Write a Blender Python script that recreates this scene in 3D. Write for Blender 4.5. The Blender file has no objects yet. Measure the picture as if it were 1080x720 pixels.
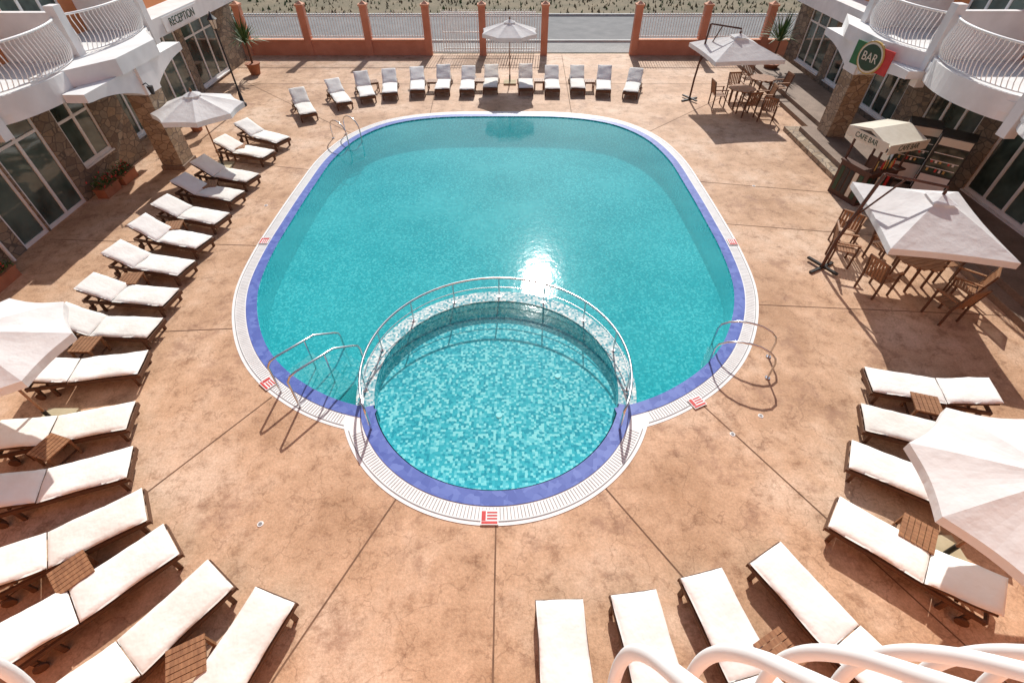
import bpy, math, random
from mathutils import Vector, Matrix, Quaternion
from mathutils.geometry import tessellate_polygon
random.seed(7)
R=math.radians
scene=bpy.context.scene
COL=scene.collection

# ------------------------------------------------------------ materials
def newmat(name):
    m=bpy.data.materials.new(name); m.use_nodes=True
    nt=m.node_tree; b=nt.nodes['Principled BSDF']
    return m,nt,b
def coords(nt):
    return nt.nodes.new('ShaderNodeTexCoord').outputs['Object']
def noise(nt,co,scale,detail=3,rough=.55):
    n=nt.nodes.new('ShaderNodeTexNoise'); n.inputs['Scale'].default_value=scale
    n.inputs['Detail'].default_value=detail; n.inputs['Roughness'].default_value=rough
    nt.links.new(co,n.inputs['Vector']); return n.outputs['Fac']
def ramp(nt,fac,stops,const=False):
    r=nt.nodes.new('ShaderNodeValToRGB'); e=r.color_ramp.elements
    if const: r.color_ramp.interpolation='CONSTANT'
    while len(e)<len(stops): e.new(.5)
    for i,(p,c) in enumerate(stops):
        e[i].position=p; e[i].color=(*c,1)
    nt.links.new(fac,r.inputs['Fac']); return r.outputs['Color']
def mix(nt,a,b,fac,mode='MIX'):
    m=nt.nodes.new('ShaderNodeMix'); m.data_type='RGBA'; m.blend_type=mode
    for s,v in ((m.inputs[6],a),(m.inputs[7],b),(m.inputs[0],fac)):
        if isinstance(v,(int,float)): s.default_value=v
        elif isinstance(v,tuple): s.default_value=(*v,1)
        else: nt.links.new(v,s)
    return m.outputs[2]
def math_(nt,op,a,b=None,c=None):
    n=nt.nodes.new('ShaderNodeMath'); n.operation=op
    for i,v in enumerate((a,b,c)):
        if v is None: continue
        if isinstance(v,(int,float)): n.inputs[i].default_value=v
        else: nt.links.new(v,n.inputs[i])
    return n.outputs[0]
def bump(nt,b,h,strength=.3,dist=.01):
    n=nt.nodes.new('ShaderNodeBump'); n.inputs['Strength'].default_value=strength
    n.inputs['Distance'].default_value=dist
    nt.links.new(h,n.inputs['Height']); nt.links.new(n.outputs['Normal'],b.inputs['Normal']); return n
def nmat(name,c1,c2,scale=6,rough=.7,bs=0,bd=.005,metal=0,fine=None):
    m,nt,b=newmat(name); co=coords(nt)
    f=noise(nt,co,scale); c=ramp(nt,f,[(.3,c1),(.7,c2)])
    if fine:
        g=noise(nt,co,fine,1); c=mix(nt,c,ramp(nt,g,[(.3,(.75,.75,.75)),(.7,(1.1,1.1,1.1))]),.8,'MULTIPLY')
    nt.links.new(c,b.inputs['Base Color']); b.inputs['Roughness'].default_value=rough
    b.inputs['Metallic'].default_value=metal
    if bs: bump(nt,b,noise(nt,co,scale*6,2),bs,bd)
    return m

M={}
# deck: stamped tan concrete
m,nt,b=newmat('stamped_concrete'); co=coords(nt)
c=ramp(nt,noise(nt,co,.42,4,.65),[(.34,(.43,.255,.145)),(.5,(.57,.365,.23)),(.66,(.66,.475,.34))])
mid=noise(nt,co,2.6,6,.76)
c2=ramp(nt,mid,[(.34,(.60,.52,.47)),(.46,(.97,.955,.94)),(.68,(1.18,1.19,1.22))])
c=mix(nt,c,c2,.92,'MULTIPLY')
c3=ramp(nt,noise(nt,co,26,3,.75),[(.3,(.74,.72,.70)),(.65,(1.10,1.10,1.10))])
c=mix(nt,c,c3,.85,'MULTIPLY')
st=ramp(nt,noise(nt,co,.95,6,.8),[(.54,(0,0,0)),(.65,(.75,.75,.75))])
c=mix(nt,c,(.33,.185,.115),st)
vw=nt.nodes.new('ShaderNodeTexVoronoi'); vw.feature='DISTANCE_TO_EDGE'; vw.inputs['Scale'].default_value=1.0
nz=nt.nodes.new('ShaderNodeTexNoise'); nz.inputs['Scale'].default_value=2.5; nz.inputs['Detail'].default_value=4
nt.links.new(co,nz.inputs['Vector'])
vm=nt.nodes.new('ShaderNodeVectorMath'); vm.operation='MULTIPLY_ADD'
nt.links.new(nz.outputs['Color'],vm.inputs[0]); vm.inputs[1].default_value=(.9,.9,.9); nt.links.new(co,vm.inputs[2])
nt.links.new(vm.outputs[0],vw.inputs['Vector'])
cr=ramp(nt,vw.outputs['Distance'],[(0,(.52,.46,.42)),(.016,(1,1,1))])
c=mix(nt,c,cr,.55,'MULTIPLY')
nt.links.new(c,b.inputs['Base Color'])
b.inputs['Roughness'].default_value=.7; b.inputs['Specular IOR Level'].default_value=.35
bump(nt,b,mid,.55,.025)
M['deck']=m
M['joint']=nmat('joint_dark',(.13,.07,.04),(.22,.12,.07),3,.9)
M['grate']=nmat('white_grate',(.76,.755,.74),(.86,.855,.84),5,.5)
M['slot']=nmat('grate_slot',(.20,.20,.20),(.28,.28,.28),5,.7)

def mosaic(name,cols,scale,big,rough=.5):
    m,nt,b=newmat(name); co=coords(nt)
    v=nt.nodes.new('ShaderNodeTexVoronoi'); v.inputs['Scale'].default_value=scale; v.inputs['Randomness'].default_value=.45
    nt.links.new(co,v.inputs['Vector'])
    s=nt.nodes.new('ShaderNodeSeparateColor'); nt.links.new(v.outputs['Color'],s.inputs[0])
    n=len(cols); c=ramp(nt,s.outputs[0],[(i/n,cc) for i,cc in enumerate(cols)],True)
    c=mix(nt,c,ramp(nt,noise(nt,co,.35,3),big),1.0,'MULTIPLY')
    nt.links.new(c,b.inputs['Base Color']); b.inputs['Roughness'].default_value=rough; b.inputs['Specular IOR Level'].default_value=0.0
    return m
M['mosaic']=mosaic('pool_mosaic',[(.02,.36,.42),(.12,.62,.66),(.05,.48,.54),(.32,.78,.79),(.03,.42,.48)],21,[(.3,(.82,.90,.90)),(.7,(1.12,1.06,1.06))])
M['mosaic_s']=mosaic('paddling_mosaic',[(.07,.32,.40),(.38,.64,.68),(.12,.44,.51),(.72,.82,.80),(.15,.50,.56)],21,[(.3,(.9,.95,.95)),(.7,(1.1,1.05,1.05))])
M['mosaic_w']=mosaic('rim_mosaic',[(.12,.36,.42),(.54,.65,.65),(.30,.50,.54),(.72,.77,.75),(.38,.57,.60)],24,[(.3,(.95,.95,.95)),(.7,(1.05,1.05,1.05))])
m,nt,b=newmat('blue_tile'); co=coords(nt)
v=nt.nodes.new('ShaderNodeTexVoronoi'); v.inputs['Scale'].default_value=9; nt.links.new(co,v.inputs['Vector'])
s=nt.nodes.new('ShaderNodeSeparateColor'); nt.links.new(v.outputs['Color'],s.inputs[0])
nt.links.new(ramp(nt,s.outputs[0],[(0,(.08,.12,.39)),(.5,(.11,.16,.46)),(1,(.15,.21,.53))]),b.inputs['Base Color']); b.inputs['Roughness'].default_value=.3
M['blue']=m

# water: tinted transmission + scattered turquoise body colour + Schlick mirror
def watermat(name,scat):
    m=bpy.data.materials.new(name); m.use_nodes=True; nt=m.node_tree; nt.nodes.clear()
    out=nt.nodes.new('ShaderNodeOutputMaterial'); tr=nt.nodes.new('ShaderNodeBsdfTransparent'); tr.inputs[0].default_value=(.66,.965,.985,1)
    gl=nt.nodes.new('ShaderNodeBsdfGlossy'); gl.inputs['Roughness'].default_value=.065
    co=nt.nodes.new('ShaderNodeTexCoord').outputs['Object']
    h=noise(nt,co,3.5,4,.6)
    bp=nt.nodes.new('ShaderNodeBump'); bp.inputs['Strength'].default_value=.2; bp.inputs['Distance'].default_value=.02; nt.links.new(h,bp.inputs['Height'])
    df=nt.nodes.new('ShaderNodeBsdfDiffuse')
    nt.links.new(ramp(nt,noise(nt,co,.3,4,.6),[(.35,(.015,.40,.44)),(.65,(.06,.54,.57))]),df.inputs[0])
    lw=nt.nodes.new('ShaderNodeLayerWeight'); lw.inputs['Blend'].default_value=.5
    nt.links.new(bp.outputs[0],lw.inputs['Normal']); nt.links.new(bp.outputs[0],gl.inputs['Normal'])
    f=math_(nt,'MULTIPLY_ADD',math_(nt,'POWER',lw.outputs['Facing'],5.0),.95,.022)
    m0=nt.nodes.new('ShaderNodeMixShader'); m0.inputs[0].default_value=scat; nt.links.new(tr.outputs[0],m0.inputs[1]); nt.links.new(df.outputs[0],m0.inputs[2])
    mx=nt.nodes.new('ShaderNodeMixShader'); nt.links.new(f,mx.inputs[0]); nt.links.new(m0.outputs[0],mx.inputs[1]); nt.links.new(gl.outputs[0],mx.inputs[2])
    nt.links.new(mx.outputs[0],out.inputs['Surface']); return m
M['water']=watermat('pool_water',.48)
M['water_s']=watermat('paddling_water',.18)

def wood(name,c1,c2):
    m,nt,b=newmat(name); co=coords(nt)
    mp=nt.nodes.new('ShaderNodeMapping'); mp.inputs['Scale'].default_value=(3,22,22); nt.links.new(co,mp.inputs['Vector'])
    nt.links.new(ramp(nt,noise(nt,mp.outputs[0],1.5,3),[(.3,c1),(.7,c2)]),b.inputs['Base Color'])
    b.inputs['Roughness'].default_value=.6; return m
M['wood']=wood('teak_wood',(.07,.03,.016),(.16,.075,.036))
M['woodl']=wood('table_wood',(.20,.09,.04),(.36,.18,.085))
M['woodd']=wood('dark_wood',(.055,.022,.014),(.12,.05,.03))
m,nt,b=newmat('cushion_fabric'); co=coords(nt)
oi=nt.nodes.new('ShaderNodeObjectInfo')
c=ramp(nt,noise(nt,co,2.5,3),[(.3,(.79,.765,.72)),(.65,(.88,.865,.83))])
c=mix(nt,c,ramp(nt,oi.outputs['Random'],[(0,(.90,.885,.85)),(1,(1,1,1))]),1.0,'MULTIPLY')
nt.links.new(c,b.inputs['Base Color']); b.inputs['Roughness'].default_value=.9
bump(nt,b,noise(nt,co,7,2,.6),.5,.025)
M['cushion']=m
m=bpy.data.materials.new('umbrella_canvas'); m.use_nodes=True; nt=m.node_tree; nt.nodes.clear()
out=nt.nodes.new('ShaderNodeOutputMaterial'); co=nt.nodes.new('ShaderNodeTexCoord').outputs['Object']
df=nt.nodes.new('ShaderNodeBsdfDiffuse'); tl=nt.nodes.new('ShaderNodeBsdfTranslucent'); mx=nt.nodes.new('ShaderNodeMixShader'); mx.inputs[0].default_value=.3
c=ramp(nt,noise(nt,co,3,4),[(.3,(.80,.79,.78)),(.7,(.89,.89,.88))])
nt.links.new(c,df.inputs[0]); nt.links.new(c,tl.inputs[0])
bp=nt.nodes.new('ShaderNodeBump'); bp.inputs['Strength'].default_value=.5; bp.inputs['Distance'].default_value=.05; nt.links.new(noise(nt,co,4,3),bp.inputs['Height']); nt.links.new(bp.outputs[0],df.inputs['Normal'])
nt.links.new(df.outputs[0],mx.inputs[1]); nt.links.new(tl.outputs[0],mx.inputs[2]); nt.links.new(mx.outputs[0],out.inputs[0])
M['canvas']=m
M['steel']=nmat('stainless_steel',(.55,.56,.57),(.68,.69,.70),8,.22,0,metal=1)
M['white']=nmat('white_paint',(.76,.755,.74),(.86,.855,.84),2,.5)
M['plaster_w']=nmat('white_plaster',(.70,.69,.675),(.84,.83,.815),1.5,.85)
M['orange']=nmat('orange_plaster',(.60,.22,.085),(.70,.28,.12),1.2,.85,.25)
M['coral']=nmat('terracotta_paint',(.56,.22,.13),(.68,.30,.19),1.5,.8,.2)
M['cap']=nmat('wall_cap',(.62,.30,.18),(.70,.36,.23),2,.8)
M['black']=nmat('black_metal',(.012,.012,.013),(.03,.03,.03),5,.45)
M['asphalt']=nmat('asphalt',(.17,.17,.17),(.24,.235,.23),1.2,.9,fine=40)
M['paving']=nmat('grey_paving',(.28,.27,.255),(.38,.365,.34),1,.9,fine=12)
M['kerb']=nmat('kerb_concrete',(.48,.47,.44),(.6,.59,.56),2,.9)
M['earth']=nmat('dry_earth',(.13,.11,.06),(.26,.20,.12),.5,.95,.5,.05,fine=7)
M['conc']=nmat('base_concrete',(.40,.33,.20),(.52,.45,.3),3,.9)
M['red']=nmat('red_paint',(.50,.03,.03),(.60,.05,.04),5,.5)
M['green']=nmat('green_paint',(.015,.12,.04),(.025,.17,.06),5,.5)
M['dgreen']=nmat('dark_green_paint',(.01,.045,.02),(.015,.06,.03),5,.4)
M['cream']=nmat('cream_paint',(.66,.60,.48),(.74,.68,.56),5,.5)
M['gold']=nmat('ochre_paint',(.50,.33,.09),(.58,.4,.13),5,.5)
M['leaf']=nmat('leaves',(.03,.075,.018),(.08,.15,.035),9,.6)
M['flower']=nmat('flower_petals',(.55,.03,.03),(.65,.06,.05),9,.6)
M['clay']=nmat('terracotta_pot',(.32,.12,.06),(.42,.17,.09),4,.8)
m,nt,b=newmat('window_glass'); co=coords(nt)
nt.links.new(ramp(nt,noise(nt,co,.9,3),[(.38,(.02,.035,.03)),(.62,(.10,.15,.13))]),b.inputs['Base Color'])
b.inputs['Roughness'].default_value=.06; b.inputs['IOR'].default_value=1.7
M['glass']=m
def stone(name,scale,cols,mortar):
    m,nt,b=newmat(name); co=coords(nt)
    mp=nt.nodes.new('ShaderNodeMapping'); mp.inputs['Scale'].default_value=(1,1,1.7); nt.links.new(co,mp.inputs['Vector'])
    v=nt.nodes.new('ShaderNodeTexVoronoi'); v.inputs['Scale'].default_value=scale; nt.links.new(mp.outputs[0],v.inputs['Vector'])
    d=nt.nodes.new('ShaderNodeTexVoronoi'); d.feature='DISTANCE_TO_EDGE'; d.inputs['Scale'].default_value=scale; nt.links.new(mp.outputs[0],d.inputs['Vector'])
    s=nt.nodes.new('ShaderNodeSeparateColor'); nt.links.new(v.outputs['Color'],s.inputs[0])
    c=ramp(nt,s.outputs[0],[(i/(len(cols)-1),cc) for i,cc in enumerate(cols)])
    c=mix(nt,c,ramp(nt,noise(nt,co,12,3),[(.3,(.75,.75,.75)),(.7,(1.15,1.15,1.15))]),.8,'MULTIPLY')
    k=ramp(nt,d.outputs['Distance'],[(.02,(1,1,1)),(.06,(0,0,0))])
    c=mix(nt,c,mortar,k)
    nt.links.new(c,b.inputs['Base Color']); b.inputs['Roughness'].default_value=.85
    return m
M['stone']=stone('stone_cladding',3.3,[(.15,.11,.08),(.27,.20,.14),(.35,.27,.19),(.21,.17,.13),(.31,.22,.14)],(.11,.09,.07))
M['stonel']=stone('column_stone',3.6,[(.26,.18,.11),(.40,.30,.20),(.46,.36,.25),(.32,.24,.17)],(.17,.13,.10))
M['terrace']=nmat('terrace_tile',(.20,.135,.095),(.29,.205,.15),2,.7,fine=20)

# ------------------------------------------------------------ mesh builder
class MB:
    def __init__(s): s.v=[];s.f=[];s.m=[];s.sm=[];s.mats=[];s.T=Matrix.Identity(4)
    def mi(s,k):
        if k not in s.mats: s.mats.append(k)
        return s.mats.index(k)
    def add(s,vs,fs,k,smooth=False):
        o=len(s.v); i=s.mi(k)
        s.v+= [s.T@Vector(p) for p in vs]
        for f in fs: s.f.append([o+a for a in f]); s.m.append(i); s.sm.append(smooth)
    def box(s,x0,x1,y0,y1,z0,z1,k,T=None):
        vs=[(x,y,z) for x in (x0,x1) for y in (y0,y1) for z in (z0,z1)]
        if T is not None: vs=[T@Vector(p) for p in vs]
        s.add(vs,[(0,1,3,2),(4,6,7,5),(0,4,5,1),(2,3,7,6),(0,2,6,4),(1,5,7,3)],k)
    def tube(s,pts,r,k,n=8,caps=True,closed=False):
        pts=[Vector(p) for p in pts]; N=len(pts); vs=[];fs=[]
        up=None
        for i,p in enumerate(pts):
            if closed: t=pts[(i+1)%N]-pts[i-1]
            else: t=(pts[min(i+1,N-1)]-pts[max(i-1,0)])
            t.normalize()
            if up is None:
                a=Vector((0,0,1)) if abs(t.z)<.9 else Vector((1,0,0)); up=(a-t*a.dot(t)).normalized()
            else: up=(up-t*up.dot(t)).normalized()
            sd=t.cross(up); rr=r[i] if isinstance(r,(list,tuple)) else r
            for j in range(n):
                an=2*math.pi*j/n; vs.append(p+up*math.cos(an)*rr+sd*math.sin(an)*rr)
        for i in range(N if closed else N-1):
            for j in range(n):
                a=i*n+j;b_=i*n+(j+1)%n;c=((i+1)%N)*n+(j+1)%n;d=((i+1)%N)*n+j; fs.append((a,b_,c,d))
        s.add(vs,fs,k,True)
        if caps and not closed:
            s.add(vs[:n],[tuple(range(n))[::-1]],k); s.add(vs[-n:],[tuple(range(n))],k)
    def cyl(s,x,y,z0,z1,r0,r1,k,n=16):
        s.tube([(x,y,z0),(x,y,z1)],[r0,r1],k,n)
    def prism_z(s,pts,z0,z1,k):
        n=len(pts); vs=[(a,b,z0) for a,b in pts]+[(a,b,z1) for a,b in pts]
        s.add(vs,[tuple(range(n))[::-1],tuple(range(n,2*n))]+[(i,(i+1)%n,n+(i+1)%n,n+i) for i in range(n)],k)
    def prism_x(s,pts,x0,x1,k):
        n=len(pts); vs=[(x0,a,b) for a,b in pts]+[(x1,a,b) for a,b in pts]
        s.add(vs,[tuple(range(n)),tuple(range(n,2*n))[::-1]]+[(i,n+i,n+(i+1)%n,(i+1)%n) for i in range(n)],k)
    def cushion(s,L,W,t,k,T,seed=0,nx=14,ny=8):
        rnd=random.Random(seed); vs=[];fs=[]
        ph=[rnd.uniform(0,6) for _ in range(4)]
        for side in (1,-1):
            for i in range(nx+1):
                u=.5-.5*math.cos(math.pi*i/nx)
                for j in range(ny+1):
                    w=.5-.5*math.cos(math.pi*j/ny)
                    e=math.sqrt(max(0,1-abs(2*u-1)**9))*math.sqrt(max(0,1-abs(2*w-1)**9))
                    z=side*t/2*e
                    if side>0: z+=.008*math.sin(u*9+ph[0])*math.sin(w*5+ph[1])+.005*math.sin(u*23+ph[2]+w*7)
                    yy=(w-.5)*W*(1+.018*math.sin(u*8+ph[3]))
                    vs.append(T@Vector((u*L,yy,z+t/2)))
        o=(nx+1)*(ny+1)
        for i in range(nx):
            for j in range(ny):
                a=i*(ny+1)+j; fs.append((a,a+ny+1,a+ny+2,a+1)); fs.append((o+a,o+a+1,o+a+ny+2,o+a+ny+1))
        for i in range(nx):
            a=i*(ny+1); b2=a+ny; fs.append((a,o+a,o+a+ny+1,a+ny+1)); fs.append((b2,b2+ny+1,o+b2+ny+1,o+b2))
        for j in range(ny):
            a=j; fs.append((a,a+1,o+a+1,o+a)); a=nx*(ny+1)+j; fs.append((a,o+a,o+a+1,a+1))
        s.add(vs,fs,k,True)
    def mesh(s,name):
        me=bpy.data.meshes.new(name); me.from_pydata([tuple(p) for p in s.v],[],s.f)
        for k in s.mats: me.materials.append(M[k])
        me.polygons.foreach_set('material_index',s.m); me.polygons.foreach_set('use_smooth',s.sm)
        me.update(); return me
    def obj(s,name,parent=None,loc=None,rotz=0):
        o=bpy.data.objects.new(name,s.mesh(name)); COL.objects.link(o)
        if loc is not None: o.location=loc
        o.rotation_euler[2]=rotz
        if parent: o.parent=parent
        return o
def inst(me,name,loc,rotz):
    o=bpy.data.objects.new(name,me); COL.objects.link(o); o.location=loc; o.rotation_euler[2]=rotz; return o
def empty(name):
    o=bpy.data.objects.new(name,None); COL.objects.link(o); return o
def text(body,size,mat,M4,parent,name):
    c=bpy.data.curves.new(name,'FONT'); c.body=body; c.size=size; c.extrude=.004; c.align_x='CENTER'; c.align_y='CENTER'
    c.materials.append(M[mat]); o=bpy.data.objects.new(name,c); COL.objects.link(o); o.parent=parent; o.matrix_local=M4; return o

# ------------------------------------------------------------ pool outline
CX=-.38
prof=[(0,20.5),(2.6,20.38),(4.5,19.65),(5.7,18.2),(6.25,16.3),(6.38,14.2),(6.42,12.2),(6.40,10.5),(6.22,9.0),(5.75,7.7),(5.05,6.6),(4.1,5.75),(2.95,5.15),(1.5,4.85),(0,4.8)]
loop=prof+[(-x,y) for x,y in prof[-2:0:-1]]
def catmull(P,n):
    out=[];N=len(P)
    for i in range(N):
        p0,p1,p2,p3=[Vector(P[(i+k)%N]) for k in (-1,0,1,2)]
        for j in range(n):
            t=j/n
            out.append(.5*((2*p1)+(p2-p0)*t+(2*p0-5*p1+4*p2-p3)*t*t+(-p0+3*p1-3*p2+p3)*t**3))
    return out
main=[Vector((p.x+CX,p.y)) for p in catmull(loop,26)]
def offset(P,d):
    out=[];N=len(P)
    for i in range(N):
        t=(P[(i+1)%N]-P[i-1]).normalized()
        out.append(P[i]+Vector((t.y,-t.x))*d)
    return out
CC=Vector((-.3,6.25)); RW,RB,RO=2.40,2.66,2.98
WB,WO=.30,.54
m_o=main; m_b=offset(main,WB); m_w=offset(main,WO)
def inside(p,P):
    c=False;N=len(P);j=N-1
    for i in range(N):
        a,b=P[i],P[j]
        if (a.y>p.y)!=(b.y>p.y) and p.x<(b.x-a.x)*(p.y-a.y)/(b.y-a.y)+a.x: c=not c
        j=i
    return c
def circ(r,n=360): return [CC+Vector((math.sin(2*math.pi*i/n),math.cos(2*math.pi*i/n)))*r for i in range(n)]
def union(P,r):
    C=circ(r)
    keep=[(p-CC).length>r for p in P]; N=len(P)
    st=next(i for i in range(N) if keep[i] and not keep[i-1])
    a=[P[(st+i)%N] for i in range(N) if keep[(st+i)%N]]
    kc=[not inside(p,P) for p in C]; n=len(C)
    s2=next(i for i in range(n) if kc[i] and not kc[i-1])
    b=[C[(s2+i)%n] for i in range(n) if kc[(s2+i)%n]]
    return a+b
u_mid=union(offset(main,.15),RO-.15)

def sheet(outer,holes,z,k,name,parent=None):
    polys=[[Vector((p[0],p[1],0)) for p in outer]]+[[Vector((p[0],p[1],0)) for p in h] for h in holes]
    tris=tessellate_polygon(polys); vs=[p for q in polys for p in q]
    mb=MB(); fs=[]
    for t in tris:
        a,b_,c=[vs[i] for i in t]
        fs.append(t if (b_-a).cross(c-a).z>0 else (t[0],t[2],t[1]))
    mb.add([(p.x,p.y,z) for p in vs],fs,k)
    return mb.obj(name,parent)
sheet([(-500,-500),(500,-500),(500,500),(-500,500)],[u_mid],-.012,'earth','ground')
sheet([(-16,-8),(16,-8),(16,28.7),(-16,28.7)],[u_mid],0,'deck','pool_deck_paving')

J=[[(-.25,3.3),(-.22,-3)],[(-1.85,3.75),(-2.95,1.4),(-4,-1)],[(-4.6,5.8),(-6.0,3.74),(-8.2,.6)],[(-6.1,7.7),(-12.4,7.3)],[(-6.75,10.9),(-12.5,11.2)],
[(-6.6,15.3),(-12.6,16.6)],[(1.5,3.95),(3.07,1.6),(4.6,-.6)],[(3.6,5.6),(4.9,3.42),(6.7,.4)],[(5.7,8.5),(11.4,8.1)],[(5.95,14.5),(10.2,13.7)],[(5.9,12),(11.2,11.2)],
[(-3.3,20.3),(-3.6,28.4)],[(2.4,20.3),(2.6,28.4)],[(-5.9,18.2),(-10.5,22.5),(-12.5,24.4)],[(5.0,18.3),(9.5,22.6),(12,25)],[(-13,23.9),(13,23.9)],[(-8.3,.6),(-6,-.2),(-3.4,.4),(0,.5),(4,.3),(6.7,.4)]]
mb=MB()
for P in J:
    for a,b_ in zip(P,P[1:]):
        a=Vector(a);b_=Vector(b_);d=(b_-a).normalized();n=Vector((-d.y,d.x))*.012
        mb.add([(*(a-n),.004),(*(b_-n),.004),(*(b_+n),.004),(*(a+n),.004)],[(0,1,2,3)],'joint')
mb.obj('paving_joints')
for x,y in ((3.95,4.95),(4.6,5.35),(-3.9,3.3),(7.6,14.2),(-7.3,13.0)):
    mb=MB(); mb.cyl(x,y,.0,.010,.05,.045,'grate',14); mb.cyl(x,y,.0101,.013,.03,.03,'slot',10); mb.obj('drain_cover')

# pool parts
pool=empty('swimming_pool')
def strip(mb,A,B,z,k,cond):
    N=len(A)
    for i in range(N):
        j=(i+1)%N; mid=(A[i]+A[j]+B[i]+B[j])/4
        if cond(mid): mb.add([(*A[i],z),(*A[j],z),(*B[j],z),(*B[i],z)],[(0,3,2,1)],k)
mb=MB(); strip(mb,m_o,m_b,.006,'grate',lambda p:(p-CC).length>RB-.1)
c_o,c_b,c_w=circ(RO),circ(RB),circ(RW)
m_b5=offset(main,WB+.05)
strip(mb,c_o,c_b,.008,'grate',lambda p:not inside(p,m_b5))
mb.obj('overflow_grate',pool)
mb=MB()
def slots(P,Q,z,cond,step):
    N=len(P); acc=0
    for i in range(N):
        j=(i+1)%N; seg=(P[j]-P[i]).length
        while acc<seg:
            t=acc/seg; a=P[i].lerp(P[j],t); b_=Q[i].lerp(Q[j],t); d=(b_-a); w=(P[j]-P[i]).normalized()*.005
            p=a+d*.3; q=a+d*.92
            if cond((p+q)/2): mb.add([(*(p-w),z),(*(p+w),z),(*(q+w),z),(*(q-w),z)],[(0,1,2,3)],'slot')
            acc+=step
        acc-=seg
slots(m_o,m_b,.011,lambda p:(p-CC).length>RO,.06)
slots(c_o,c_b,.0125,lambda p:not inside(p,m_o),.06)
for A,rr,cc in ((offset(main,.06),None,0),(None,RO-.06,1)):
    P=A if A else circ(rr); Q=[p for p in (offset(P,.014))]
    strip(mb,P,Q,.0145 if cc else .013,'slot',(lambda p:not inside(p,main)) if cc else (lambda p:(p-CC).length>RO))
mb.obj('grate_slots',pool)
mb=MB(); strip(mb,m_b,m_w,.016,'blue',lambda p:(p-CC).length>RW)
strip(mb,c_b,c_w,.018,'blue',lambda p:not inside(p,m_w))
mb.obj('blue_tile_edge',pool)
def wall(mb,P,z0,z1,k,cond):
    N=len(P)
    for i in range(N):
        j=(i+1)%N
        if cond((P[i]+P[j])/2): mb.add([(*P[i],z0),(*P[j],z0),(*P[j],z1),(*P[i],z1)],[(0,1,2,3)],k)
mb=MB(); D=-.8
wall(mb,m_w,D,.016,'mosaic',lambda p:(p-CC).length>RW-.05)
mb.obj('pool_wall',pool)
sheet(m_w,[],D,'mosaic','pool_floor',pool)
mb=MB(); ri,ro=2.38,2.72
ci,cr2=circ(ri),circ(ro)
wall(mb,ci,-.4,.005,'mosaic_s',lambda p:True)
ins=lambda p:inside(p,m_w)
wall(mb,cr2,D,-.0,'mosaic',ins)
strip(mb,cr2,ci,.005,'mosaic_w',ins)
mb.obj('paddling_pool_rim',pool)
sheet(circ(ri+.01,120),[],-.32,'mosaic_s','paddling_pool_floor',pool)
mwl=offset(main,WO-.04); hole=circ(ro-.05,240)
keep=[(p-CC).length>ro-.05 for p in mwl]; N=len(mwl)
st=next(i for i in range(N) if keep[i] and not keep[i-1])
pa=[mwl[(st+i)%N] for i in range(N) if keep[(st+i)%N]]
ca=[p for p in hole]; kin=[inside(p,mwl) for p in ca]; n=len(ca)
s2=next(i for i in range(n) if kin[i] and not kin[i-1])
cc_=[ca[(s2+i)%n] for i in range(n) if kin[(s2+i)%n]]
if (cc_[0]-pa[-1]).length>(cc_[-1]-pa[-1]).length: cc_=cc_[::-1]
sheet(pa+cc_,[],-.022,'water','water_surface',pool)
sheet(circ(ri+.02,160),[],-.022,'water_s','paddling_water_surface',pool)
for x,y in ((-.25,5.6),(.95,6.6)):
    mb=MB(); mb.cyl(x,y,-.318,-.30,.07,.06,'white',14); mb.obj('floor_drain',pool)
mb=MB()
T=Matrix.Translation((-4.0,6.35,0))@Matrix.Rotation(math.atan2(.8,.6),4,'Z')
for i in range(3): mb.box(-.3,.15+.32*(i+1),-.7,.7,D,-.2-.2*i,'mosaic_w' if i==0 else 'mosaic_s',T@Matrix.Translation((0,0,-.001*i)))
mb.obj('entry_steps',pool)
mb=MB(); pts=[]; HR=.55; rr=2.54
ang=[a for a in range(-118,119,4)]
for a in ang: pts.append((CC.x+rr*math.sin(R(a)),CC.y+rr*math.cos(R(a)),HR))
pts=[(pts[0][0],pts[0][1],.0),(pts[0][0],pts[0][1],HR-.08)]+pts+[(pts[-1][0],pts[-1][1],HR-.08),(pts[-1][0],pts[-1][1],.0)]
mb.tube(pts,.024,'steel',8)
mb.tube([(CC.x+rr*math.sin(R(a)),CC.y+rr*math.cos(R(a)),.28) for a in ang],.011,'steel',6)
for a in range(-96,97,24):
    x,y=CC.x+rr*math.sin(R(a)),CC.y+rr*math.cos(R(a)); mb.cyl(x,y,0,HR,.017,.017,'steel',8); mb.cyl(x,y,.005,.02,.045,.045,'steel',10)
mb.obj('curved_pool_handrail')

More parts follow.
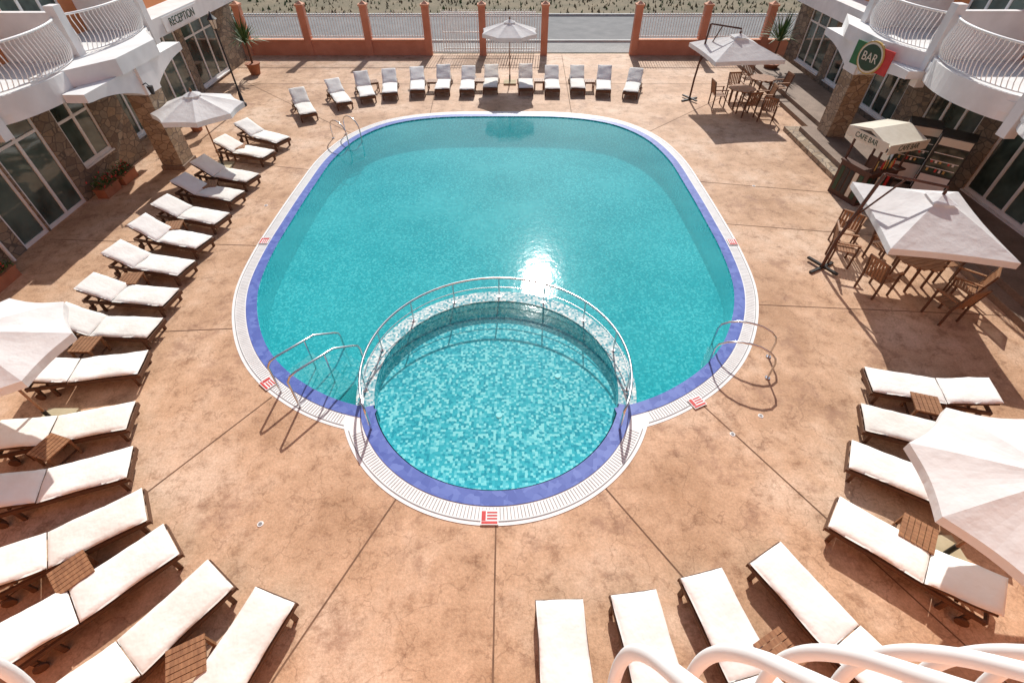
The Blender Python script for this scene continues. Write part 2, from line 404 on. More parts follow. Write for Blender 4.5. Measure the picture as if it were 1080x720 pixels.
def ladder(name,x,y,ang,h=.75,w=.55,out=.45,inn=.55,depth=.7):
    mb=MB()
    for s in (-1,1):
        P=[(-out,s*w/2,0)]
        for i in range(9):
            a=math.pi*(1-i/8.); P.append((( -out+ (inn+out)*.5*(1+math.cos(a)) ), s*w/2, h*.55+h*.45*math.sin(a)))
        P.append((inn,s*w/2,-depth)); mb.tube(P,.02,'steel',8)
        mb.cyl(-out,s*w/2,.004,.02,.05,.05,'steel',10)
    for i in range(3): mb.box(inn-.06,inn+.06,-w/2,w/2,-.17-.22*i,-.14-.22*i,'steel')
    return mb.obj(name,None,(x,y,.0),ang)
ladder('pool_ladder',-6.05,17.75,R(-42))
ladder('pool_ladder',4.72,6.75,R(158),h=.75,out=.5,inn=.62,w=.62)
mb=MB()
for s in (-.3,.3):
    P=[(-.45,s,0),(-.45,s,.72),(-.38,s,.80),(-.25,s,.82),(.55,s,.75),(.95,s,.50),(1.05,s,.42),(1.08,s,.3),(1.08,s,-.7)]
    mb.tube(P,.022,'steel',8); mb.tube([(.35,s,-.4),(.35,s,.76)],.016,'steel',8)
mb.obj('stair_handrail',None,(-3.95,6.1,0),math.atan2(.8,.6))

def plate(px,py,a):
    mb=MB(); mb.box(-.14,.14,-.12,.12,.02,.028,'white')
    mb.box(-.125,.125,-.105,-.065,.0281,.031,'red'); mb.box(-.125,-.06,-.055,.10,.0281,.031,'red')
    for i in range(3): mb.box(-.04,.12,-.035+i*.05,-.01+i*.05,.0281,.031,'red')
    mb.obj('depth_marker_sign',None,(px,py,0),a)
plate(-.35,3.40,0); plate(-4.78,6.12,R(-40)); plate(3.5,5.66,R(25)); plate(5.9,11.05,R(90)); plate(-6.65,11.1,R(-90))
# ------------------------------------------------------------ loungers
def lounger_mesh(back,seed):
    mb=MB(); W=.62
    for s in (-1,1):
        mb.box(0,1.95,s*.30-.02,s*.30+.02,.22,.29,'wood')
        for x in (.12,1.55): mb.box(x-.03,x+.03,s*.30-.0225,s*.30+.0225,0,.219,'wood')
        mb.tube([(1.8,s*.335,.08),(1.8,s*.365,.08)],.08,'wood',14)
        mb.box(1.77,1.83,s*.30-.021,s*.30+.021,.04,.219,'wood')
    for i in range(12): mb.box(.02+i*.10,.08+i*.10,-.279,.279,.265,.287,'wood')
    mb.box(-.02,-.001,-.32,.32,.20,.29,'wood'); mb.box(1.951,1.97,-.32,.32,.21,.29,'wood')
    T=Matrix.Translation((1.24,0,.30))@Matrix.Rotation(-back,4,'Y')
    for i in range(7): mb.box(.02+i*.10,.08+i*.10,-.27,.27,-.022,0,'wood',T)
    for s in (-1,1): mb.box(0,.74,s*.285-.012,s*.285+.012,-.03,.004,'wood',T)
    if back>.15:
        tp=T@Vector((.5,0,-.03)); mb.box(1.6,1.64,-.25,.25,.26,.285,'wood')
        for s in (-1,1): mb.tube([(1.62,s*.22,.27),(tp.x,s*.22,tp.z)],.014,'wood',6)
    mb.cushion(1.22,W,.075,'cushion',Matrix.Translation((.0,0,.293)),seed)
    mb.cushion(.78,W,.075,'cushion',T@Matrix.Translation((.0,0,.004)),seed+9)
    return mb.mesh('sun_lounger')
LM={k:[lounger_mesh(R(a+dd),i+s) for i,dd in enumerate((0,-3,3))] for s,(k,a) in enumerate((('lo',14),('mid',24),('hi',30)))}
LL=[(-8.0,16.92,-2.3,1.17,'mid'),(-8.09,15.77,-2.1,.72,'mid'),(-7.99,14.09,-2.2,.73,'mid'),(-8.01,12.97,-2.08,.57,'mid'),(-7.92,11.71,-2.16,.65,'mid'),
(-7.89,10.56,-2.15,.6,'mid'),(-7.83,9.47,-2.13,.44,'mid'),(-7.65,8.37,-2.1,.27,'mid'),(-7.49,7.38,-2,.05,'mid'),(-7.22,6.41,-2.1,-.4,'lo'),
(-6.75,5.14,-2,-.6,'lo'),(-6.24,4.20,-1.9,-.75,'lo'),(-5.61,3.47,-1.5,-1.05,'lo'),(-4.94,2.94,-1.2,-1.2,'lo'),(-4.02,2.46,-.85,-1.25,'lo'),(-3.17,2.18,-.4,-1.25,'lo'),
(.63,2.12,.02,-1,'lo'),(1.63,2.21,.10,-1,'lo'),(2.61,2.46,.28,-1.2,'lo'),(3.60,2.74,.75,-1.34,'lo'),(4.86,3.35,1.3,-1.15,'lo'),(5.6,4.35,1.7,-.95,'lo'),(6.2,5.10,1.8,-.7,'lo'),(6.75,5.97,1.8,-.42,'lo'),
(-7.85,19.4,-1.1,2.0,'hi'),(-6.76,20.62,-1.2,2.2,'hi'),(-5.97,21.35,-.8,2.2,'hi'),(-5.13,21.73,-.35,2.2,'hi'),(-4.02,22.08,-.15,1,'hi'),(-2.99,22.2,-.04,1,'hi'),(-1.93,22.12,0,1,'hi'),(-.94,22.4,0,1,'hi'),
(.61,22.3,0,1,'hi'),(1.74,22.2,0,1,'hi'),(2.84,22.3,.03,1,'hi'),(3.9,22.1,.12,1,'hi'),(4.99,21.85,.3,1,'hi')]
for i,(x,y,dx,dy,k) in enumerate(LL):
    inst(LM[k][i%3],'sun_lounger',(x,y,.0),math.atan2(dy,dx)+random.uniform(-.025,.025))
mb=MB()
for i in range(6): mb.box(-.22+i*.075,-.155+i*.075,-.22,.22,.36,.385,'woodl')
for x in (-.19,.19):
    for y in (-.19,.19): mb.box(x-.02,x+.02,y-.02,y+.02,0,.359,'woodl')
for y in (-.19,.19): mb.box(-.169,.169,y-.012,y+.012,.30,.358,'wood')
for x in (-.19,.19): mb.box(x-.012,x+.012,-.169,.169,.10,.13,'wood')
tm=mb.mesh('side_table')
for x,y,a in [(-8.9,9.0,.1),(-9.04,11.3,.2),(-8.6,6.85,0),(-7.7,4.45,-.3),(-6.05,2.45,-.7),(-3.98,1.42,-1.1),(5.9,3.0,-.7),(7.45,5.35,-.3),(3.3,1.5,-1.1),(-3.5,23.1,0),(-1.43,23.2,0),(1.2,23.2,0),(3.4,23.1,0),(-6.1,23.0,.4),(-9.3,16.3,.3),(-9.1,13.6,.3)]:
    inst(tm,'side_table',(x,y,0),a)

# ------------------------------------------------------------ umbrellas
def umbrella(x,y,corners,eave,apex,mast=None,wood_='woodl',base=True,name='parasol'):
    root=empty(name); root.location=(x,y,0)
    mb=MB(); n=len(corners); Rn=8; S=6
    def P(i,s,t):
        a=Vector(corners[i%n]);b_=Vector(corners[(i+1)%n])
        p=a.lerp(b_,s); mid=math.sin(math.pi*s)
        p=p*(1-.05*mid*t)
        z=apex-(apex-eave)*(t**1.12)-.03*mid*math.sin(math.pi*min(t,1)*.9)
        return (p.x*t,p.y*t,z)
    vs=[];fs=[]
    for i in range(n):
        for q in range(Rn):
            for s_ in range(S):
                t0=.12+.88*q/Rn;t1=.12+.88*(q+1)/Rn; a=s_/S;b_=(s_+1)/S
                k=len(vs); vs+=[P(i,a,t0),P(i,a,t1),P(i,b_,t1),P(i,b_,t0)]; fs.append((k,k+1,k+2,k+3))
        for s_ in range(S):
            a=s_/S;b_=(s_+1)/S; p=P(i,a,1);q=P(i,b_,1); dr=.14
            k=len(vs); vs+=[p,(p[0],p[1],p[2]-dr),(q[0],q[1],q[2]-dr),q]; fs.append((k,k+1,k+2,k+3))
        k=len(vs)
        c0=Vector(corners[i])*.2;c1=Vector(corners[(i+1)%n])*.2
        vs+=[(0,0,apex+.07),(c0.x,c0.y,apex-.03),(c1.x,c1.y,apex-.03)]; fs.append((k,k+1,k+2))
    mb.add(vs,fs,'canvas'); mb.obj('canopy',root)
    mb=MB()
    for i in range(n):
        c=Vector(corners[i]); mb.tube([(0,0,apex-.03),(c.x*.5,c.y*.5,(apex*.46+eave*.54)-.03),(c.x*.98,c.y*.98,eave-.03)],.011,'woodd',5)
        mb.tube([(0,0,eave-.15),(c.x*.5,c.y*.5,apex*.46+eave*.54-.04)],.009,'woodd',5)
    mb.obj('ribs',root)
    mb=MB(); mb.tube([(0,0,apex+.05),(0,0,apex+.1),(0,0,apex+.13),(0,0,apex+.16)],[.03,.035,.03,.008],wood_,10)
    mb.obj('finial',root)
    mb=MB()
    if mast is None:
        mb.cyl(0,0,.0,apex+.03,.024,.02,wood_,10); mb.cyl(0,0,.08,.35,.035,.035,'black',10)
        if base: mb.box(-.28,.28,-.28,.28,.0,.07,'conc')
    else:
        mx_,my_,lean=mast; top=apex+.28
        tp=(mx_*lean,my_*lean,top)
        mb.tube([(mx_,my_,0),(mx_,my_,.8),tp],.04,wood_,8)
        mb.tube([tp,(0,0,apex+.22),(0,0,apex+.0)],.03,wood_,8)
        mb.tube([(mx_,my_,1.3),(mx_*.55,my_*.55,top-.02)],.022,wood_,8)
        for a in (0,math.pi/2): 
            T=Matrix.Translation((mx_,my_,0))@Matrix.Rotation(a+.5,4,'Z'); mb.box(-.42,.42,-.035,.035,.005+.05*(a>0),.052+.052*(a>0),'black',T)
    mb.obj('pole',root); return root
def ngon(n,r,rot=0): return [(r*math.cos(rot+2*math.pi*i/n),r*math.sin(rot+2*math.pi*i/n)) for i in range(n)]
def rect(w,h,rot): 
    return [tuple(Matrix.Rotation(rot,2)@Vector(p)) for p in ((-w/2,-h/2),(w/2,-h/2),(w/2,h/2),(-w/2,h/2))]
umbrella(-.1,24.0,ngon(8,1.25,.39),2.05,2.42)
umbrella(8.7,21.3,rect(2.7,2.7,.1),1.98,2.5,mast=(-1.15,.55,.9),wood_='woodd',name='cantilever_parasol')
umbrella(9.05,9.35,rect(2.3,2.9,-.22),1.75,2.25,mast=(-1.28,.55,.85),wood_='woodd',name='cantilever_parasol')
umbrella(6.36,2.82,ngon(8,1.35,.2),1.85,2.25)
umbrella(-8.33,5.2,ngon(8,1.32,.3),1.9,2.3)
umbrella(-9.6,15.5,ngon(8,1.3,.39),1.9,2.3)

# ------------------------------------------------------------ tables and chairs
mb=MB()
for i in range(9):
    y0=-.5+i*.112; y1=y0+.1; ym=max(abs(y0),abs(y1)); w=math.sqrt(max(.02,.27-ym*ym)); mb.box(-w,w,y0,y1,.71,.735,'woodl')
for a in (0,1,2,3):
    T=Matrix.Rotation(a*math.pi/2+.78,4,'Z'); mb.box(.34,.39,-.025,.025,0,.709,'wood',T)
mb.box(-.36,.36,-.03,.03,.66,.709,'wood'); mb.box(-.03,.03,-.36,.36,.62,.659,'wood')
tbm=mb.mesh('garden_table')
mb=MB()
for i in range(7): mb.box(-.23,.23,-.22+i*.065,-.165+i*.065,.42,.44,'woodl')
for x in (-.25,.25):
    mb.box(x-.02,x+.02,-.24,-.20,0,.64,'wood'); mb.box(x-.02,x+.02,.22,.26,0,.44,'wood')
    T=Matrix.Translation((x,.24,.42))@Matrix.Rotation(R(-12),4,'X'); mb.box(-.018,.018,-.02,.02,.02,.56,'wood',T)
    mb.box(x-.03,x+.03,-.26,.26,.641,.665,'woodl')
T=Matrix.Translation((0,.24,.42))@Matrix.Rotation(R(-12),4,'X')
for i in range(6): mb.box(-.21+i*.075,-.165+i*.075,-.01,.01,.06,.50,'woodl',T)
mb.box(-.231,.231,-.016,.016,.501,.56,'woodl',T)
chm=mb.mesh('garden_chair')
inst(tbm,'garden_table',(9.3,21.0,0),0); inst(tbm,'garden_table',(9.5,9.3,0),.3); inst(tbm,'garden_table',(10.6,22.3,0),.3)
for x,y,a in [(8.5,21.2,1.6),(9.3,20.1,3.3),(10.1,20.7,-1.7),(9.4,21.9,0.1),(10.4,23.2,0),(11.3,22.1,-1.5),(9.9,19.5,2.6),
              (8.55,9.0,1.9),(8.9,11.2,2.4),(9.6,8.1,3.4),(10.4,9.6,-1.4),(9.35,10.2,.2),(10.3,8.7,-2.3),(8.3,10.2,1.2)]:
    inst(chm,'garden_chair',(x,y,0),a)

# ------------------------------------------------------------ facade helper
def facade(name,root,xf,d,y0,y1,z0,z1,ops,k,th=.3):
    w=MB(); fr=MB(); g=MB()
    def bx(m_,a,b_,ya,yb,za,zb,kk):
        xa,xb=xf+d*a,xf+d*b_; m_.box(min(xa,xb),max(xa,xb),ya,yb,za,zb,kk)
    y=y0
    for (a,b_,za,zb,c,r) in sorted(ops):
        bx(w,0,th,y,a,z0,z1,k)
        if za>z0: bx(w,0,th,a,b_,z0,za,k); bx(fr,-.05,.10,a,b_,za+.001,za+.04,'plaster_w')
        if zb<z1: bx(w,0,th,a,b_,zb,z1,k)
        f=.07; zs=za+(.041 if za>z0 else .0)
        bx(fr,.04,.11,a+.001,a+f,zs,zb-.001,'white'); bx(fr,.04,.11,b_-f,b_-.001,zs,zb-.001,'white')
        bx(fr,.04,.11,a+f,b_-f,zb-f,zb-.001,'white'); bx(fr,.04,.11,a+f,b_-f,zs,zs+f+.03,'white')
        for i in range(1,c):
            yc=a+(b_-a)*i/c; bx(fr,.043,.107,yc-.045,yc+.045,zs+f+.03,zb-f,'white')
        for i in range(1,r):
            zc=(zb-.62) if r==2 else zs+(zb-zs)*i/r; bx(fr,.046,.104,a+f,b_-f,zc-.035,zc+.035,'white')
        bx(g,.075,.085,a+.01,b_-.01,zs+.01,zb-.01,'glass')
        y=b_
    bx(w,0,th,y,y1,z0,z1,k)
    w.obj(name+'_wall',root); fr.obj(name+'_window_frames',root); g.obj(name+'_glass',root)
def railing(mb,P,zb,zt,bell,outn,step=.13,r=.013):
    mb.tube([(*p,zt) for p in P],.028,'white',8); mb.tube([(*p,zb) for p in P],.018,'white',6)
    acc=step*.5
    for a,b_ in zip(P,P[1:]):
        a=Vector(a);b_=Vector(b_);L=(b_-a).length; o=Vector(outn)
        while acc<L:
            p=a.lerp(b_,acc/L); H=zt-zb
            mb.tube([(*p,zb),(*(p+o*bell*.7),zb+H*.18),(*(p+o*bell),zb+H*.35),(*(p+o*bell*.6),zb+H*.6),(*p,zb+H*.85),(*p,zt)],r,'white',5)
            acc+=step
        acc-=L
def scallop(xb,amp,ya,yb,n=14): return [(xb+amp*math.sin(math.pi*i/n)**.7 if 0<i<n else xb, ya+(yb-ya)*i/n) for i in range(n+1)]
def hotel_side(side,xg,xup,xbal,units,colpos,yend,name,ops_g,ops_far,x_far,far_y1):
    root=empty(name); d=side
    facade('ground_floor',root,xg,d,-6,yend,0,3.05,ops_g,'stone')
    facade('far_wing',root,x_far,d,yend,far_y1,0,2.8,ops_far,'stone')
    up=[]
    for (a,b_) in units:
        m_=(a+b_)/2; up+= [(m_-1.1,m_+1.1,3.301,5.55,3,2)]
    facade('upper_floor',root,xup,d,-6,yend+2.4,3.301,6.6,up,'orange')
    mb=MB()
    xa,xb=sorted((x_far+d*0.002,x_far-d*1.1)); mb.box(xa,xb,yend+2.45,far_y1,2.801,3.35,'plaster_w')
    mb.obj('entrance_canopy',root)
    mb=MB(); xa,xb=sorted((x_far+d*.0,x_far+d*.3)); mb.box(xa,xb,yend+2.45,far_y1,3.351,6.6,'orange'); mb.obj('far_wing_upper_wall',root)
    mb=MB(); rl=MB(); wl=MB()
    ys=sorted({y for u in units for y in u})
    outline=[]
    for (a,b_) in units:
        E=scallop(xbal,-d*.45,a,b_)
        outline+=E if not outline else E[1:]
        E2=scallop(xbal-d*.04,-d*.45,a+.145,b_-.145)
        for (p,q) in zip(E2,E2[1:]):
            mb.add([(*p,2.86),(*q,2.86),(*q,3.42),(*p,3.42),(p[0]+d*.1,p[1],2.86),(q[0]+d*.1,q[1],2.86),(q[0]+d*.1,q[1],3.42),(p[0]+d*.1,p[1],3.42)],
                   [(0,1,2,3),(4,7,6,5),(3,2,6,7),(0,4,5,1)],'plaster_w')
        railing(rl,scallop(xbal+d*.02,-d*.43,a+.18,b_-.18),3.48,4.35,.09,(-d,0))
    mb.prism_z([(xup-d*.003,units[0][0]),*outline,(xup-d*.003,units[-1][1])],3.05,3.30,'plaster_w')
    for y in ys:
        xa,xb=sorted((xup-d*.004,xbal+d*.121)); wl.box(xa,xb,y-.1,y+.1,3.303,4.45,'plaster_w')
        wl.box(min(xbal-d*.14,xbal+d*.12),max(xbal-d*.14,xbal+d*.12),y-.14,y+.14,2.6,4.6,'plaster_w')
    mb.obj('balcony_slab',root); rl.obj('balcony_railing',root); wl.obj('balcony_divider',root)
    mb=MB(); cx,cy=colpos
    mb.box(cx-.33,cx+.33,cy-.36,cy+.36,.141,2.3,'stonel'); mb.box(cx-.38,cx+.38,cy-.41,cy+.41,0,.14,'terrace')
    mb.obj('stone_column',root)
    mb=MB()
    def arch(y0,y1,zt=3.04,zs=2.3,thk=(cx-.28,cx+.28)):
        pts=[(y0,zt),(y0,zs)]; n=12
        for i in range(1,n):
            t=i/n; pts.append((y0+(y1-y0)*t, zs+(zt-.22-zs)*math.sin(math.pi/2*t)**.8))
        pts+=[(y1,zt-.2),(y1,zt)]
        mb.prism_x(pts,*thk,'plaster_w')
    arch(cy+.36,cy+2.4); arch(cy-.36,cy-2.6)
    mb.box(cx-.36,cx+.36,cy-.359,cy+.359,2.301,3.04,'plaster_w')
    xa,xb=sorted((cx+d*.361,xg-d*.001)); mb.box(xa,xb,cy-.2,cy+.2,2.65,3.035,'plaster_w')
    pp=[(cx-d*.38,cy-1.0),(cx-d*.38,cy+1.0),(xbal,cy+2.5),(xbal,cy-2.7)]
    if d>0: pp=pp[::-1]
    mb.prism_z(pp,3.043,3.44,'plaster_w')
    mb.obj('arched_beam',root)
    mb=MB()
    xa,xb=sorted((xup-d*.6,xup+d*8)); mb.box(xa,xb,-6,far_y1,6.601,6.8,'plaster_w'); mb.obj('roof_slab',root)
    return root
gl_ops=[(6.2,8.2,.8,2.5,2,2),(10.7,11.6,.0,2.75,1,2),(11.65,13.25,.0,2.75,2,2),(13.9,15.3,.7,2.6,2,2)]
L=hotel_side(-1,-12.75,-13.9,-11.95,[(4.2,7.8),(7.8,11.4),(11.4,15.0),(15.0,18.5)],(-11.15,15.7),16.6,'hotel_building',gl_ops,
   [(17.2,19.4,.1,2.6,3,2),(19.9,22.4,.1,2.6,3,2),(22.9,25.6,.1,2.6,3,2)],-13.5,27.6)
gr_ops=[(7.2,9.6,.3,2.75,3,2),(10.4,13.4,.3,2.75,4,2),(14.2,16.4,.3,2.75,3,2)]
Rr=hotel_side(1,13.4,14.2,11.75,[(4.6,8.0),(8.0,11.6),(11.6,15.2),(15.2,18.8)],(11.45,17.6),17.4,'hotel_building',gr_ops,
   [(18.2,20.3,.3,2.6,3,2),(20.9,23.4,.3,2.6,3,2),(24,26.4,.3,2.6,3,2)],13.8,27.6)
mb=MB(); mb.tube([(-12.66,10.15,0.05),(-12.66,10.15,3.04)],.045,'plaster_w',10); mb.obj('downpipe',L)
sg=empty('reception_sign')
mb=MB(); mb.box(-12.385,-12.36,20.1,22.7,2.86,3.3,'white'); mb.obj('board',sg)
text('RECEPTION',.36,'dgreen',Matrix.Translation((-12.35,21.4,3.08))@Matrix(((0,0,1,0),(1,0,0,0),(0,1,0,0),(0,0,0,1))),sg,'lettering')
mb=MB(); mb.tube([(-10.8,15.3,2.6),(-10.62,15.2,2.68),(-10.55,15.2,2.6)],.015,'black',6); mb.cyl(-10.55,15.2,2.38,2.6,.05,.09,'black',8); mb.obj('wall_lantern',L)
bs=empty('bar_sign')
mb=MB()
T=Matrix.Translation((11.0,16.6,2.95))@Matrix.Rotation(R(-78),4,'Z')
mb.box(-.75,-.25,-.02,.02,-.30,.34,'green',T); mb.box(-.2499,.2499,-.02,.02,-.38,.42,'white',T); mb.box(.25,.75,-.02,.02,-.30,.34,'red',T)
def oval(a,b_,y0,y1,k):
    n=28; vs=[]
    for yy in (y0,y1): vs+=[T@Vector((a*math.cos(2*math.pi*i/n),yy,.02+b_*math.sin(2*math.pi*i/n))) for i in range(n)]
    mb.add(vs,[tuple(range(n))]+[(i,(i+1)%n,n+(i+1)%n,n+i) for i in range(n)],k)
oval(.50,.44,-.045,.02,'gold'); oval(.46,.40,-.055,.02,'cream'); oval(.41,.35,-.065,.02,'dgreen')
mb.obj('shield',bs)
text('BAR',.34,'cream',T@Matrix.Translation((0,-.07,.02))@Matrix.Rotation(R(90),4,'X'),bs,'lettering')
mb=MB()
mb.box(11.5,13.399,4,27.5,0.0,.30,'terrace'); mb.box(11.15,11.499,4,27.5,0,.15,'terrace')
mb.box(10.25,11.149,14.3,18.6,0,.15,'stonel')
mb.box(10.62,11.49,14.7,18.2,.151,.30,'terrace')
mb.obj('terrace_steps')
# ------------------------------------------------------------ bar kiosk
k=empty('bar_kiosk'); k.location=(10.45,13.6,0); k.rotation_euler[2]=R(18); k.scale=(.72,.85,.95)
mb=MB(); mb.box(-.75,.75,-.6,-.52,0,1.05,'woodd'); mb.box(-.75,-.67,-.519,.6,0,1.05,'woodd'); mb.box(.67,.75,-.519,.6,0,1.05,'woodd')
mb.box(-.85,.85,-.72,-.35,1.051,1.10,'woodd'); mb.box(-.85,-.55,-.349,.6,1.051,1.10,'woodd')
for i in range(6): mb.box(-.7+i*.24,-.53+i*.24,-.615,-.601,.12,.9,('dgreen','black','cream','dgreen','red','black')[i])
for i in range(5): mb.box(-.765,-.751,-.45+i*.2,-.3+i*.2,.15,.9,('dgreen','cream','black','black','dgreen')[i])
mb.obj('counter',k)
mb=MB()
for x in (-.7,.7):
    for y in (-.55,.55): mb.box(x-.03,x+.03,y-.03,y+.03,1.101 if y<0 or x<0 else 0,1.95,'woodd')
mb.obj('posts',k)
mb=MB(); mb.prism_x([(-.85,1.90),(-.85,1.96),(0,2.2),(.8,2.05),(.8,1.99),(0,2.13)],-.95,.95,'cream') 
mb.box(-.95,.95,-.875,-.851,1.75,2.02,'cream'); mb.box(-.974,-.951,-.8,.8,1.78,2.05,'cream'); mb.obj('roof',k)
text('CAFE BAR',.22,'dgreen',Matrix.Translation((0,-.88,1.885))@Matrix.Rotation(R(90),4,'X'),k,'lettering')
text('CAFE BAR',.2,'dgreen',Matrix.Translation((-.98,0,1.91))@Matrix.Rotation(R(-90),4,'Z')@Matrix.Rotation(R(90),4,'X'),k,'lettering')
mb=MB()
for i in range(9):
    x=random.uniform(-.6,.6); mb.tube([(x,-.5,1.10),(x,-.5,1.28),(x,-.5,1.31),(x,-.5,1.38)],[.035,.035,.014,.014],random.choice(['dgreen','red','gold','glass']),8)
mb.obj('bottles',k)
def cooler(x,y,a):
    mb=MB(); mb.box(-.4,.4,-.35,.35,.3,1.95,'black'); mb.box(-.36,.36,-.365,-.351,.95,1.68,'glass'); mb.box(-.36,.36,-.37,-.351,1.72,1.92,'cream')
    mb.box(-.36,.36,-.365,-.351,.4,.9,'plaster_w'); mb.box(-.414,-.401,-.3,.3,.45,1.1,'plaster_w'); mb.box(-.414,-.401,-.3,.3,1.2,1.85,'cream')
    for i in range(3): mb.box(-.34,.34,-.372,-.366,1.1+i*.2,1.12+i*.2,'white'); mb.box(-.424,-.415,-.22+i*.16,-.12+i*.16,.6,.75+.1*i,('red','black','green')[i])
    for i in range(12):
        xx=-.3+.1*(i%6); zz=1.0+.24*(i//6); mb.box(xx,xx+.05,-.3655-.006,-.3652,zz,zz+.08,('gold','dgreen','red','white')[i%4])
    mb.obj('drinks_cooler',None,(x,y,0),a)
cooler(11.9,14.2,R(-30)); cooler(12.25,13.3,R(-40))

def lamp(x,y):
    mb=MB(); mb.tube([(0,0,0),(0,0,.1),(0,0,.12),(0,0,.5),(0,0,.55),(0,0,2.7)],[.13,.13,.08,.06,.035,.03],'black',12)
    mb.tube([(0,0,2.7),(0,0,2.75)],[.03,.09],'black',6); mb.tube([(0,0,2.76),(0,0,3.05)],[.09,.15],'cream',6); mb.tube([(0,0,3.06),(0,0,3.2),(0,0,3.3)],[.19,.06,.015],'black',6)
    for i in range(6):
        a=i*math.pi/3; mb.tube([(.09*math.cos(a),.09*math.sin(a),2.75),(.155*math.cos(a),.155*math.sin(a),3.06)],.01,'black',4)
    mb.obj('street_lamp',None,(x,y,0))
lamp(-11.15,21.15)
def palm(x,y,h=1.5,n=60,pot=.3):
    mb=MB(); mb.tube([(0,0,0),(0,0,.42),(0,0,.43),(0,0,.48)],[pot*.7,pot,pot*1.12,pot*1.12],'clay',16)
    mb.tube([(0,0,.45),(.04,0,.45+h*.35)],[.05,.035],'wood',8)
    for i in range(n):
        a=random.uniform(0,6.28); el=random.uniform(.2,1.4); L_=random.uniform(.6,1.0)*h*.6; w=.03
        b0=Vector((0,0,.45+h*.35)); dr=Vector((math.cos(a)*math.cos(el),math.sin(a)*math.cos(el),math.sin(el))); sd=Vector((-math.sin(a),math.cos(a),0))
        p1=b0+dr*L_*.5; p2=b0+dr*L_-Vector((0,0,.25*L_*math.cos(el)))
        mb.add([b0-sd*w*.4,b0+sd*w*.4,p1+sd*w,p2,p1-sd*w],[(0,1,2,4),(4,2,3)],'leaf')
    mb.obj('potted_palm',None,(x,y,0))
palm(12.2,25.3,2.6,90,.32); palm(-12.2,25.3,2.4,80); palm(-11.9,18.6,1.1,40,.25)
def planter(x,y,L_=.9,red=True,z=0):
    mb=MB(); mb.box(-.16,.16,-L_/2,L_/2,z,z+.25,'clay'); mb.box(-.18,.18,-L_/2-.02,L_/2+.02,z+.2501,z+.28,'clay')
    for i in range(260):
        p=Vector((random.gauss(0,.11),random.uniform(-L_/2,L_/2),z+.3+abs(random.gauss(0,.12)))); s_=.045
        q=Quaternion((random.uniform(-1,1),random.uniform(-1,1),random.uniform(-1,1),random.uniform(-1,1))).normalized()
        mb.add([p+q@Vector(v) for v in ((-s_,0,0),(0,-s_*.5,0),(s_,0,0),(0,s_*.5,0))],[(0,1,2,3)],'flower' if red and random.random()<.22 and p.z>z+.36 else 'leaf')
    mb.obj('flower_planter',None,(x,y,0))
planter(-12.3,9.2); planter(-12.35,13.75,.7); planter(-12.3,14.6,.7); planter(-12.0,17.0,.6); planter(12.2,18.9,.8,True,.3); planter(12.3,7.0,.9,True,.3)
# ------------------------------------------------------------ boundary wall + fence
def fence(x0,x1,pil,y=28.5,wall_from=None,wall_to=None,name='boundary_fence'):
    root=empty(name); mb=MB(); wf=x0 if wall_from is None else wall_from; wt=x1 if wall_to is None else wall_to
    ps=[p for p in pil]
    edges=[wf]+[p for p in ps if wf<p<wt]+[wt]
    for a,b_ in zip(edges,edges[1:]):
        if b_-a<.5: continue
        mb.box(a+.17,b_-.17,y-.1,y+.1,0,.66,'coral'); mb.box(a+.17,b_-.17,y-.14,y+.14,.6601,.72,'cap')
    mb.obj('low_wall',root); mb=MB()
    for p in ps:
        mb.box(p-.17,p+.17,y-.17,y+.17,0,2.15,'coral'); mb.box(p-.21,p+.21,y-.21,y+.21,2.1501,2.23,'cap')
        mb.add([(p-.17,y-.17,2.2301),(p+.17,y-.17,2.2301),(p+.17,y+.17,2.2301),(p-.17,y+.17,2.2301),(p,y,2.36)],[(0,1,4),(1,2,4),(2,3,4),(3,0,4)],'cap')
    mb.obj('pillars',root); mb=MB()
    E=sorted(set([x0]+ps+[x1]))
    for a,b_ in zip(E,E[1:]):
        if b_-a<.5: continue
        lo=.78 if wf<=a<wt-.1 else .10
        for z in (lo+.05,1.7): mb.box(a+.171,b_-.171,y-.015,y+.015,z,z+.04,'white')
        n=int((b_-a-.4)/.13)
        for i in range(n):
            x=a+.25+(b_-a-.5)*i/max(1,n-1); mb.box(x-.013,x+.013,y-.03,y-.0151,lo,1.82+.12*math.sin(math.pi*i/max(1,n-1)),'white')
    mb.obj('railings',root)
fence(-16,1.65,[-13.6,-10.45,-7.35,-4.3,-1.5,1.65],wall_to=-4.3)
fence(6.3,16,[6.3,9.7,12.9,15.8])
mb=MB()
for z in (.15,.9,1.75): mb.box(-3.6,1.2,28.95,28.99,z,z+.05,'white')
for i in range(38): mb.box(-3.6+i*.128,-3.575+i*.128,28.92,28.949,.12,1.9,'white')
mb.obj('sliding_gate')
mb=MB(); mb.box(-60,60,28.9,30.9,-.01,.006,'paving'); mb.obj('pavement')
mb=MB(); mb.box(-60,60,30.9,31.1,-.01,.10,'kerb'); mb.obj('kerb')
mb=MB(); mb.box(-60,60,31.101,37.2,-.01,.002,'asphalt'); mb.obj('road')
mb=MB(); mb.box(-60,60,37.201,37.4,-.01,.12,'kerb'); mb.obj('kerb')
mb=MB()
for i in range(3500):
    x=random.uniform(-45,45); y=random.uniform(37.8,48); s_=random.uniform(.08,.25); a=random.uniform(0,3.14)
    c_,sn=math.cos(a)*s_*.4,math.sin(a)*s_*.4
    mb.add([(x-c_,y-sn,-.01),(x+c_,y+sn,-.01),(x+random.uniform(-.1,.1),y,s_)],[(0,1,2)],'leaf' if random.random()<.35 else 'earth')
mb.obj('roadside_grass')

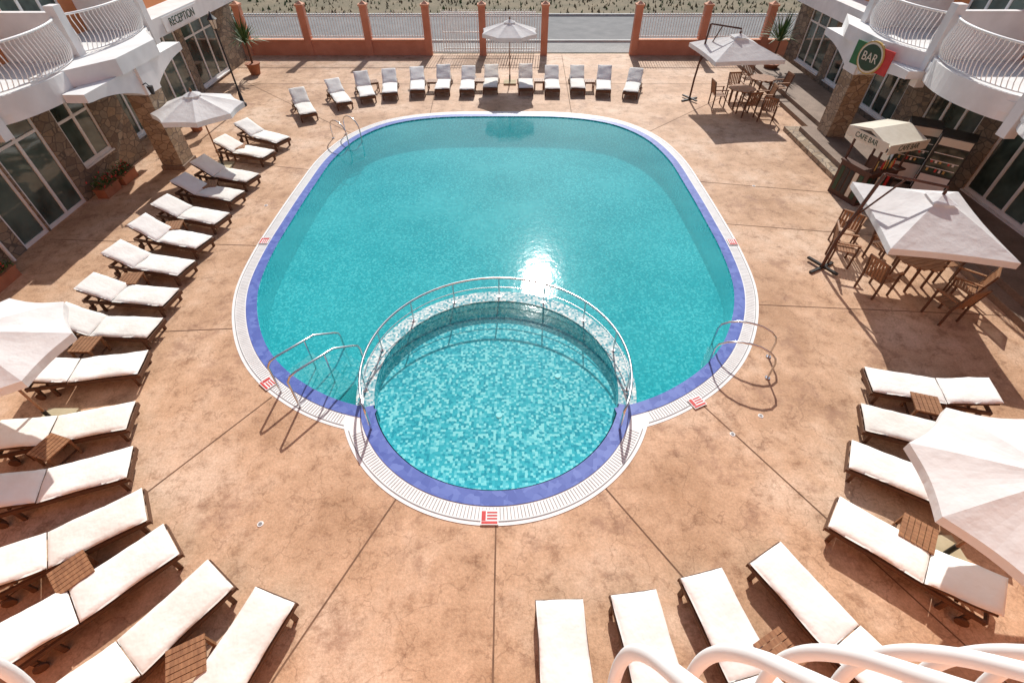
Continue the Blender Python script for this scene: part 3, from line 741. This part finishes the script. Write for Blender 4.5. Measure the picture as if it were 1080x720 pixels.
# ------------------------------------------------------------ camera-side building + balcony
ob=empty('hotel_wing')
mb=MB(); mb.box(-11,11,-2.0,-1.7,0,12,'orange'); mb.box(-5,5,-1.699,.10,5.45,5.66,'plaster_w'); mb.obj('facade_and_balcony_slab',ob)
mb=MB()
mb.tube([(-3,.065,6.74),(3,.065,6.74)],.025,'white',10)
mb.tube([(-3,.05,5.72),(3,.05,5.72)],.02,'white',8)
ctrl=[(.065,6.74),(.09,6.68),(.128,6.59),(.172,6.48),(.205,6.36),(.217,6.25),(.208,6.15),(.178,6.05),(.125,5.93),(.08,5.83),(.05,5.72)]
def sm(ct,n=4):
    P=[Vector(ct[0])]+[Vector(c) for c in ct]+[Vector(ct[-1])]; o=[]
    for i in range(1,len(P)-2):
        p0,p1,p2,p3=P[i-1:i+3]
        for j in range(n):
            t=j/n; o.append(.5*((2*p1)+(p2-p0)*t+(2*p0-5*p1+4*p2-p3)*t*t+(-p0+3*p1-3*p2+p3)*t**3))
    o.append(P[-1]); return o
cc=sm(ctrl)
for i in range(16): mb.tube([(.205+.15*i,p.x,p.y) for p in cc],.0125,'white',12)
for i in range(10): mb.tube([(-.985-.15*i,p.x,p.y) for p in cc],.0125,'white',12)
for i in range(7): mb.tube([(-.84+.15*i,.06,6.74),(-.84+.15*i,.05,5.72)],.0125,'white',8)
mb.obj('balcony_railing',ob)

# ------------------------------------------------------------ light, world, camera
el,az=R(38),R(3.9)
S=Vector((math.cos(el)*math.sin(az),math.cos(el)*math.cos(az),math.sin(el)))
sd=bpy.data.lights.new('sun','SUN'); sd.energy=4.9; sd.angle=R(.5); sd.color=(1,.965,.91)
so=bpy.data.objects.new('sun',sd); COL.objects.link(so); so.rotation_mode='QUATERNION'; so.rotation_quaternion=S.to_track_quat('Z','Y'); so.location=(0,30,40)
w=bpy.data.worlds.new('World'); scene.world=w; w.use_nodes=True; nt=w.node_tree
bg=nt.nodes['Background']; sky=nt.nodes.new('ShaderNodeTexSky'); sky.sky_type='NISHITA'; sky.sun_disc=False
sky.sun_elevation=el; sky.sun_rotation=az; sky.dust_density=1.5
nt.links.new(sky.outputs[0],bg.inputs[0]); bg.inputs[1].default_value=.11
scene.view_settings.view_transform='Standard'; scene.view_settings.look='None'; scene.view_settings.exposure=0
cd=bpy.data.cameras.new('camera'); cd.lens=17; cd.sensor_width=36; cd.clip_start=.05; cd.clip_end=2000
cam=bpy.data.objects.new('camera',cd); COL.objects.link(cam); cam.location=(0,0,7.3); cam.rotation_euler=(R(45),0,0)
scene.camera=cam
